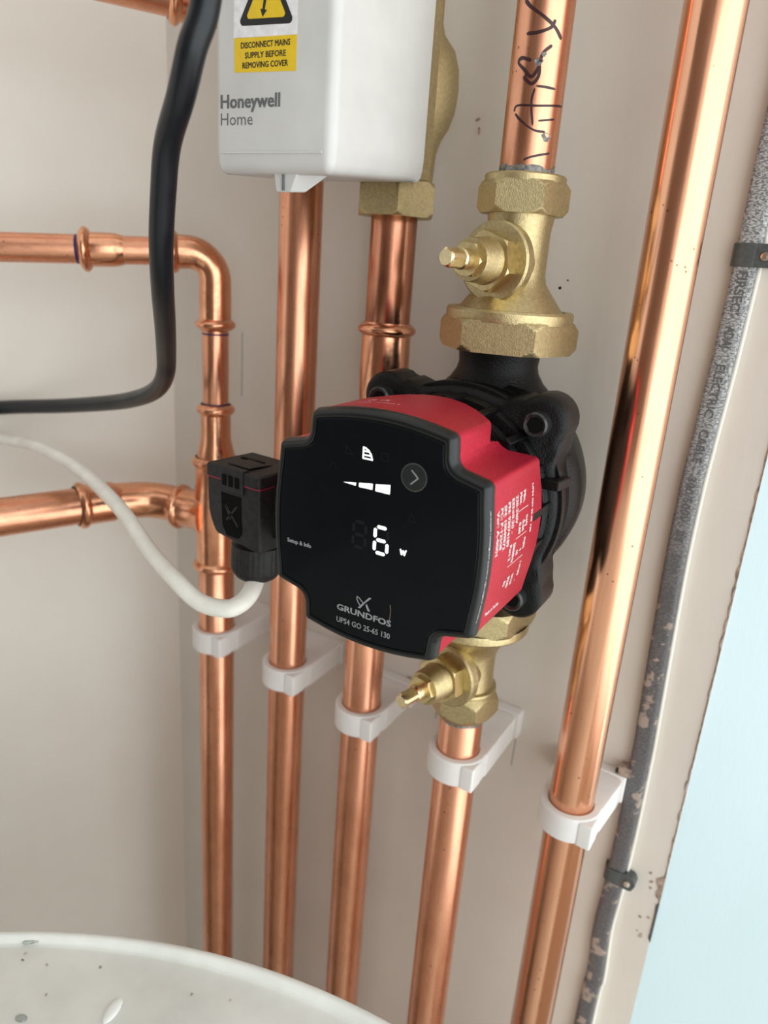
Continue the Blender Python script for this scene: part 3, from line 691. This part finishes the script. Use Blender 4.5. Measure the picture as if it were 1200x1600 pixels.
m = MB()
for (a, b, y0, y1) in ((1.5, 37, 33.9, 34.1), (8.0, 8.25, 26.5, 37), (17.8, 18.05, 26.5, 37), (27.0, 27.25, 22, 37)):
    m.add([sp_(a, y0)+PQ@Vector((0.05, 0, 0)), sp_(b, y0)+PQ@Vector((0.05, 0, 0)), sp_(b, y1)+PQ@Vector((0.05, 0, 0)), sp_(a, y1)+PQ@Vector((0.05, 0, 0))], [(0, 1, 2, 3)])
m.build('table_rule', 'white_print', parent=pump, smooth=False)
def tp_(x, y): return PL(x, y, top_z(x)-0.44)
m = MB(); text_mb('CE  UK', -18, -9, 22, 25, tp_, mb=m); text_mb('RoHS  TP Class F', -19, -2, 17, 18.4, tp_, mb=m)
m.build('top_lettering', 'white_print', parent=pump, smooth=False)
# black housing: stator ring, flange with four screw bosses, round volute, two ports
def yrev(prof, seg=96, cx=0, cz=0):
    m = MB(); rings = []
    for r, y in prof: rings.append([PL(cx+r*math.cos(a), y, cz+r*math.sin(a)) for a in [2*math.pi*i/seg for i in range(seg)]])
    return m.loft(rings)
yrev([(27, 26), (29, 30), (30, 40), (34.5, 41), (36.5, 43), (36.8, 46), (34.6, 47), (34.6, 50), (38.6, 51), (39.4, 54), (37.0, 55), (37.0, 58), (41.5, 58.6), (42.5, 60.5), (42.5, 66)]).build('stator_ring', 'iron', parent=pump, ang=40)
bs = [(34, 36), (-34, 36), (34, -36), (-34, -36)]
def outl(base, br):
    P = []
    for i in range(160):
        a = 2*math.pi*i/160; dx, dz = math.cos(a), math.sin(a); R_ = base
        for (bx, bzz) in bs:
            dc = dx*bx+dz*bzz; disc = br*br-(bx*bx+bzz*bzz-dc*dc)
            if dc > 0 and disc > 0: R_ = max(R_, dc+math.sqrt(disc))
            elif dc > 0:     # soft web on either side of a boss
                ang_ = math.acos(min(1, dc/math.hypot(bx, bzz))); R_ = max(R_, base+7*math.exp(-((ang_-0.2)/0.12)**2))
        P.append(Vector((R_*dx, R_*dz)))
    return P
A1, A0_ = outl(45.2, 10.5), outl(44.2, 9.4)
circ = lambda r: [Vector((r*math.cos(2*math.pi*i/160), r*math.sin(2*math.pi*i/160))) for i in range(160)]
MB().loft([pring(circ(30), 61), pring(circ(39), 61.0), pring(circ(41), 62.5), pring(inset(A0_, 2), 62.5), pring(A0_, 63.2), pring(A1, 64.6), pring(A1, 80), pring(A0_, 82), pring(circ(46.5), 85), pring(circ(46.8), 92), pring(circ(45.5), 104), pring(circ(42), 115), pring(circ(33), 126), pring(circ(18), 132)]).build('volute', 'iron', parent=pump, ang=40)
for sg in (1, -1):
    port = MB(); rings = []
    for r, z in [(15, 66), (18.6, 66), (18.8, 60), (17.6, 55), (17.2, 51), (18.0, 48), (20.5, 44), (24.5, 40), (29, 36), (33, 30), (34, 20)]:
        rings.append([PL(r*math.cos(a), 101+min(r, 27)*math.sin(a)*(1 if math.sin(a) < 0 else 0.9), sg*z) for a in [2*math.pi*i/64 for i in range(64)]])
    port.loft(rings).build('port', 'iron', parent=pump, ang=60)
for k in range(18):   # lugs between the stator ring and the flange
    a = 2*math.pi*k/18+0.12
    def f(v, a=a):
        r, t_, y = v.x, v.y, v.z; return PL(r*math.cos(a)-t_*math.sin(a), y, r*math.sin(a)+t_*math.cos(a))
    MB().box((36, -1.5, 44), (43.2, 1.5, 63), f).build('lug', 'iron', parent=pump, bev=0.5)
for (r0, a0, a1) in ((49.0, -0.52, 0.55), (49.0, 1.05, 2.1), (49, 2.6, 3.7), (49, -2.1, -1.0)):   # curved ribs along the rim
    n_ = 26; rg = []
    for i in range(n_+1):
        a = a0+(a1-a0)*i/n_; c_, s_2 = math.cos(a), math.sin(a)
        rg.append([PL(r*c_, y, r*s_2) for r, y in ((44.5, 66), (47.0, 66), (47.0, 69.5), (44.5, 69.5))])
    MB().loft(rg).build('rim_rib', 'iron', parent=pump, bev=0.5)
m = MB().loft([[PL(x, 59, z) for x, z in ((38, 12), (46, 12), (46, 16), (38, 16))], [PL(x, 70, z) for x, z in ((38, 12), (47.5, 12), (47.5, 16), (38, 16))]]); m.build('lug', 'iron', parent=pump, bev=0.6)
for (bx, bzz) in bs:
    o = PL(bx, 57.0, bzz); ay = PQ @ Vector((0, 1, 0))
    s = MB().lathe([(2.7, 3.2), (2.9, 0.5), (4.2, 0.0), (4.9, 0.8), (5.0, 6.5), (7.8, 6.6), (8.0, 8)], o, ay, 40).build('screw', 'steel', parent=pump)
    MB().hexa(tuple(o), ay, 0.05, 3.4, 3.0, 3.0, 0.1, seg=36).build('hex_socket', 'hole', parent=s)

# ------------------------------------------------------------ black plug with gland and the white cable
plug = thing('cable_plug', 'black dusty plastic plug with red seal line on the left side of the pump', 'plug', (-209, 236, -140))
def top_plane(x): return -85.6-0.030*(x+225)
rings = []
prof = [(0.0, -91.6), (0.0, -105), (0.5, -112), (1.6, -118.5)]
bodyp = rpoly([(-225.3, 222, 1.4), (-195.2, 222, 1.6), (-194.5, 250, 1), (-223.5, 249.5, 1)], 4)
rr = []
for z in (-91.4, -100, -108, -113, -116.5, -119.0, -120.4):
    P = []
    for p in bodyp:
        kl = max(0, min(1, (-z-104)/16)); shift = 0
        x = p.x + (3.6*kl*kl if p.x < -210 else 0)
        zz = z*1.0 + (3.6*kl if p.x < -210 else 0) - (0.0)
        P.append(Vector((x, p.y + (0.8*kl if p.y < 230 else 0), zz-0.03*(x+225)*1.0)))
    rr.append(P)
MB().loft(rr).build('plug_body', 'plug', parent=plug, bev=0.9, ang=40)
lidp = rpoly([(-225.9, 221.4, 1.8), (-194.8, 221.4, 2), (-194.2, 250, 1.4), (-224, 249.5, 1.4)], 4)
MB().loft([[Vector((p.x, p.y, z-0.03*(p.x+225))) for p in (lidp if z > -92 and z < -86 else inset(lidp, 0.8))] for z in (-91.0, -90.6, -86.4, -85.7)]).build('plug_lid', 'plug', parent=plug, ang=40)
MB().loft([[Vector((p.x, p.y, z-0.03*(p.x+225))) for p in inset(lidp, 0.35)] for z in (-91.7, -90.8)]).build('red_seal', 'red_line', parent=plug)
def px_(x, z, y=221.3): return Vector((x, y, z-0.03*(x+225)))
m = MB().loft([[px_(-216.5, -85.0, 220.6), px_(-203.5, -85.0, 220.6), px_(-203.5, -95.6, 220.9), px_(-216.5, -95.6, 220.9)], [px_(-216.5, -85.0, 225), px_(-203.5, -85.0, 225), px_(-203.5, -95.6, 223), px_(-216.5, -95.6, 223)]])
lt = m.build('latch', 'plug', parent=plug, bev=0.5)
for k in range(3):
    x = -213.8+k*3.6; MB().loft([[px_(x-1.0, -88.3, 220.3), px_(x+1.0, -88.3, 220.3), px_(x+1.0, -93, 220.5), px_(x-1.0, -93, 220.5)], [px_(x-1.0, -88.3, 221.5), px_(x+1.0, -88.3, 221.5), px_(x+1.0, -93, 221.5), px_(x-1.0, -93, 221.5)]]).build('slot', 'hole', parent=lt)
MB().loft([[Vector((-217, 226, -85.62)), Vector((-204.5, 226, -86.0)), Vector((-203, 240, -86.0)), Vector((-215, 240, -85.6))], [Vector((-217, 226, -84.9)), Vector((-204.5, 226, -85.3)), Vector((-204, 230, -85.4)), Vector((-216.5, 230, -84.9))]]).build('finger_tab', 'plug', parent=plug, bev=0.3)
MB().box((-220, 237.6, -86.0), (-207, 239.0, -85.4)).build('tab_groove', 'hole', parent=plug)
# recessed front panel with the raised emblem
MB().loft([[px_(x, z, 221.85) for x, z in ((-216.8, -97), (-205.2, -97), (-205.2, -113.5), (-207, -116), (-213.5, -116), (-216.0, -112))], [px_(x, z, 222.6) for x, z in ((-216.8, -97), (-205.2, -97), (-205.2, -113.5), (-207, -116), (-213.5, -116), (-216.0, -112))]]).build('front_panel', 'hole', parent=plug)
def plx(a, b): return px_(a, b, 221.7)
m = MB()
for (a, b), (c, d) in (((-215, -101), (-207, -110.5)), ((-207.5, -101.5), (-213.5, -109)), ((-215, -101), (-211, -108))):
    v = Vector((c-a, d-b)).normalized(); nn = Vector((-v.y, v.x))*0.45
    m.poly([plx(a+nn.x, b+nn.y), plx(c+nn.x, d+nn.y), plx(c-nn.x, d-nn.y), plx(a-nn.x, b-nn.y)], (0, 0.4, 0))
m.build('raised_emblem', 'plug', parent=plug)
MB().box((-197, 231, -116), (-167, 250, -92)).build('plug_neck', 'plug', parent=plug, bev=1)
def knurl(r, t_, d): return r*(1+(0.018*math.cos(t_*30) if 3 < d < 11 and r > 10 else 0))
MB().lathe([(4.3, -1.5), (7.6, -1.4), (9.6, 0), (11.0, 2.0), (11.5, 4), (11.5, 10.5), (11.5, 15.5), (9.0, 17), (8.6, 22)], (-209.3, 237, -138.6), (0.02, 0.0, 1), 120, radf=knurl).build('gland_nut', 'plug', parent=plug, ang=40)
wc = [(-632, 10, -150), (-540, 135, -135), (-472, 228, -125), (-452, 254, -121), (-425, 258, -119), (-394, 254, -116.5), (-350, 247.5, -119.5), (-300, 234, -127), (-262, 220.5, -136.5), (-236, 213, -141.8), (-220, 212, -147.2), (-207.5, 215, -147.5), (-203.8, 220.0, -146.0), (-203.6, 226, -143.4), (-206, 232.5, -139.5), (-208, 236, -134)]
wp = smooth_path(wc, 12); nW = len(wp)
tag(MB().tube(wp, [3.55+0.5*max(0, min(1, (i/nW-0.2)*2)) for i in range(nW)], 24).build('white_cable', 'pvc_white'), 'white round cable curving in from the left up into the black plug', 'cable')
bc_ = [(-150, 155, 420), (-152, 158, 260), (-160, 165, 150), (-172, 174, 92), (-178.0, 176.6, 67.7), (-182.1, 175.0, 55.7), (-189.7, 177.5, 44.1), (-202.7, 183.6, 32.2), (-210.4, 188.2, 18.3), (-217.9, 193.4, 1.9), (-229, 203.3, -14.2), (-245.6, 218.9, -30.6), (-262.7, 234.4, -45.5), (-272.1, 242.2, -54.6), (-284.4, 250.1, -63.0), (-298, 256.1, -69.7), (-316.8, 262.2, -76.2), (-345, 268.5, -83.6), (-394.1, 271.4, -93.5), (-446, 262, -101.7), (-464, 240, -106), (-535, 140, -112), (-636, 0, -118)]
bp = smooth_path(bc_, 10)
bcab = tag(MB().tube(bp, 4.35, 28).build('black_cable', 'rubber'), 'thick black rubber cable hanging in front of the white box and bending left', 'cable')

# ------------------------------------------------------------ flat grey cable on the wall with its clips
gp = [(-46.2, 352, 600), (-46.2, 352, 130), (-46.2, 352, 75), (-46.6, 352, 49.7), (-46.6, 352, 13.7), (-47.5, 352, -28), (-49.2, 352, -70), (-49.8, 352, -90), (-49.7, 352, -131), (-47.2, 352, -210), (-46.6, 352, -231), (-46.3, 352, -280), (-47.0, 352, -320), (-48.0, 352, -349), (-46.4, 352, -385), (-47.4, 352, -423), (-47, 352, -700)]
gpp = smooth_path(gp, 8)
gc = tag(MB().tube(gpp, 1, 28, flat=(4.7, 2.9)).build('flat_cable', 'painted_cable', ang=60), 'flat grey cable smeared with paint running down the wall near the right edge', 'cable')
m = MB().tube([p+Vector((5.4, 1.6, 0)) for p in gpp], 1, 12, flat=(0.9, 1.4)); m.build('paint_bead', 'wall_left', parent=gc, ang=60)
def gx(z):
    for a, b in zip(gpp[:-1], gpp[1:]):
        if b.z <= z <= a.z: k = (a.z-z)/(a.z-b.z+1e-9); return a.x+(b.x-a.x)*k
    return -47
def cab_txt(s, h): z = 3.5-s; return Vector((gx(z)+h, 349.0, z))
for wd, za, zb in (("FIRSEC'", 7.6, -9.6), ('ADAJ', -14.6, -23.6), ('ELECTRIC', -30.7, -53.7), ('CABLE', -59.2, -74.8), ('300/500V', -81.4, -103.3), ('BS', -107.4, -113.2), ('5000', -118.7, -129.1), ('1988', -135.7, -149.1), ('LTD', -158.7, -165.6)):
    text_mb(wd, 3.5-za, 3.5-zb, -1.6, 2.2, cab_txt, 0.12).build('embossed_lettering', 'cable_text', parent=gc, smooth=False)
def grey_clip(label, z, tail):
    x = gx(z); t = thing('cable_clip', label, 'cable clip', (x, 352, z-4), 'grey cable clips')
    arc_ = []
    for rx, ry, off in ((6.3, 5.2, 0),):
        o_ = []; i_ = []
        for k in range(17):
            a = math.pi*k/16+math.pi; c, q = math.cos(a), math.sin(a)
            f1 = lambda v: math.copysign(abs(v)**0.6, v)
            o_.append((x+f1(c)*rx, 355+f1(q)*6.6)); i_.append((x+f1(c)*4.9, 355+f1(q)*5.95))
    rings = [[Vector((px, py, zz)) for px, py in o_+i_[::-1]] for zz in (z-4.6, z+4.6)]
    MB().loft(rings).build('strap', 'clip_grey', parent=t, bev=0.4)
    tb = rpoly([(x+3, z-4.6, 0.6), (x+3+tail*0.8, z-4.6, 2.4), (x+3+tail, z+0.5, 3.0), (x+3+tail*0.8, z+4.6, 2.4), (x+3, z+4.6, 0.6)], 5)
    MB().loft([[Vector((p.x, y, p.y)) for p in tb] for y in (348.6, 349.1, 355)]).build('nail_boss', 'clip_grey', parent=t, bev=0.4)
    MB().lathe([(0.2, -0.8), (1.7, -0.5), (1.95, 0.1), (1.9, 0.7)], (x+7.0, 348.4, z-0.3), (0, 1, 0), 24).build('nail', 'nail', parent=t)
    return t
grey_clip('grey cable clip with copper coloured nail at the right edge of the picture', 14.0, 10)
grey_clip('grey cable clip with steel nail below the large white pipe clip', -309.5, 8.5)

# ------------------------------------------------------------ white cylinder lid at the bottom
tk = thing('storage_cylinder', 'white round cylinder with a flat rimmed lid at the bottom left', 'tank', (-61, -105, ZF))
MB().lathe([(270, ZF), (276, ZF+6), (276, -300)], (-61, -105, 0), seg=128).build('shell', 'tank', parent=tk)
lid = MB().lathe([(200, -330), (279, -330), (281.2, -328), (282, -325), (282, -262.5), (281.3, -260.8), (279.6, -260), (278.2, -260.1), (277.4, -261.0), (276.8, -263.0), (275.6, -263.1), (274.2, -261.9), (150, -261.6), (5, -261.6)], (-61, -105, 0), seg=192).build('lid', 'tank', parent=tk, ang=50)
def drop(x, y, rx, ry, h, rot, name, mat):
    m = MB(); rings = []
    for r, k in ((1, 0), (0.96, 0.35), (0.8, 0.72), (0.5, 0.95), (0.12, 1)):
        rings.append([Vector((x+(rx*r*math.cos(a)*math.cos(rot)-ry*r*math.sin(a)*math.sin(rot)), y+(rx*r*math.cos(a)*math.sin(rot)+ry*r*math.sin(a)*math.cos(rot)), -261.75+h*k)) for a in [2*math.pi*i/20 for i in range(20)]])
    return m.loft(rings).build(name, mat, parent=lid)
drop(-172.4, 121.2, 5.2, 2.3, 1.3, 1.85, 'paint_bump', 'tank'); drop(-166.5, 117.5, 0.7, 0.6, 0.5, 0, 'water_drop', 'water'); drop(-154, 142, 0.7, 0.6, 0.5, 0, 'water_drop', 'water'); drop(-196, 101, 2.2, 1.5, 0.7, 0.4, 'water_drop', 'water')
drop(-221, 122, 4, 1.6, 0.6, 0.9, 'water_drop', 'water')
for k in range(30):
    a = rnd.random()*2*math.pi; x = -250+rnd.random()*170; y = 80+rnd.random()*85
    if math.hypot(x+61, y+105) < 272: drop(x, y, 0.35+rnd.random()*0.5, 0.3+rnd.random()*0.3, 0.25, a, 'grit_speck', 'grit')

for o in bpy.data.objects:
    if '_base' in o: del o['_base']
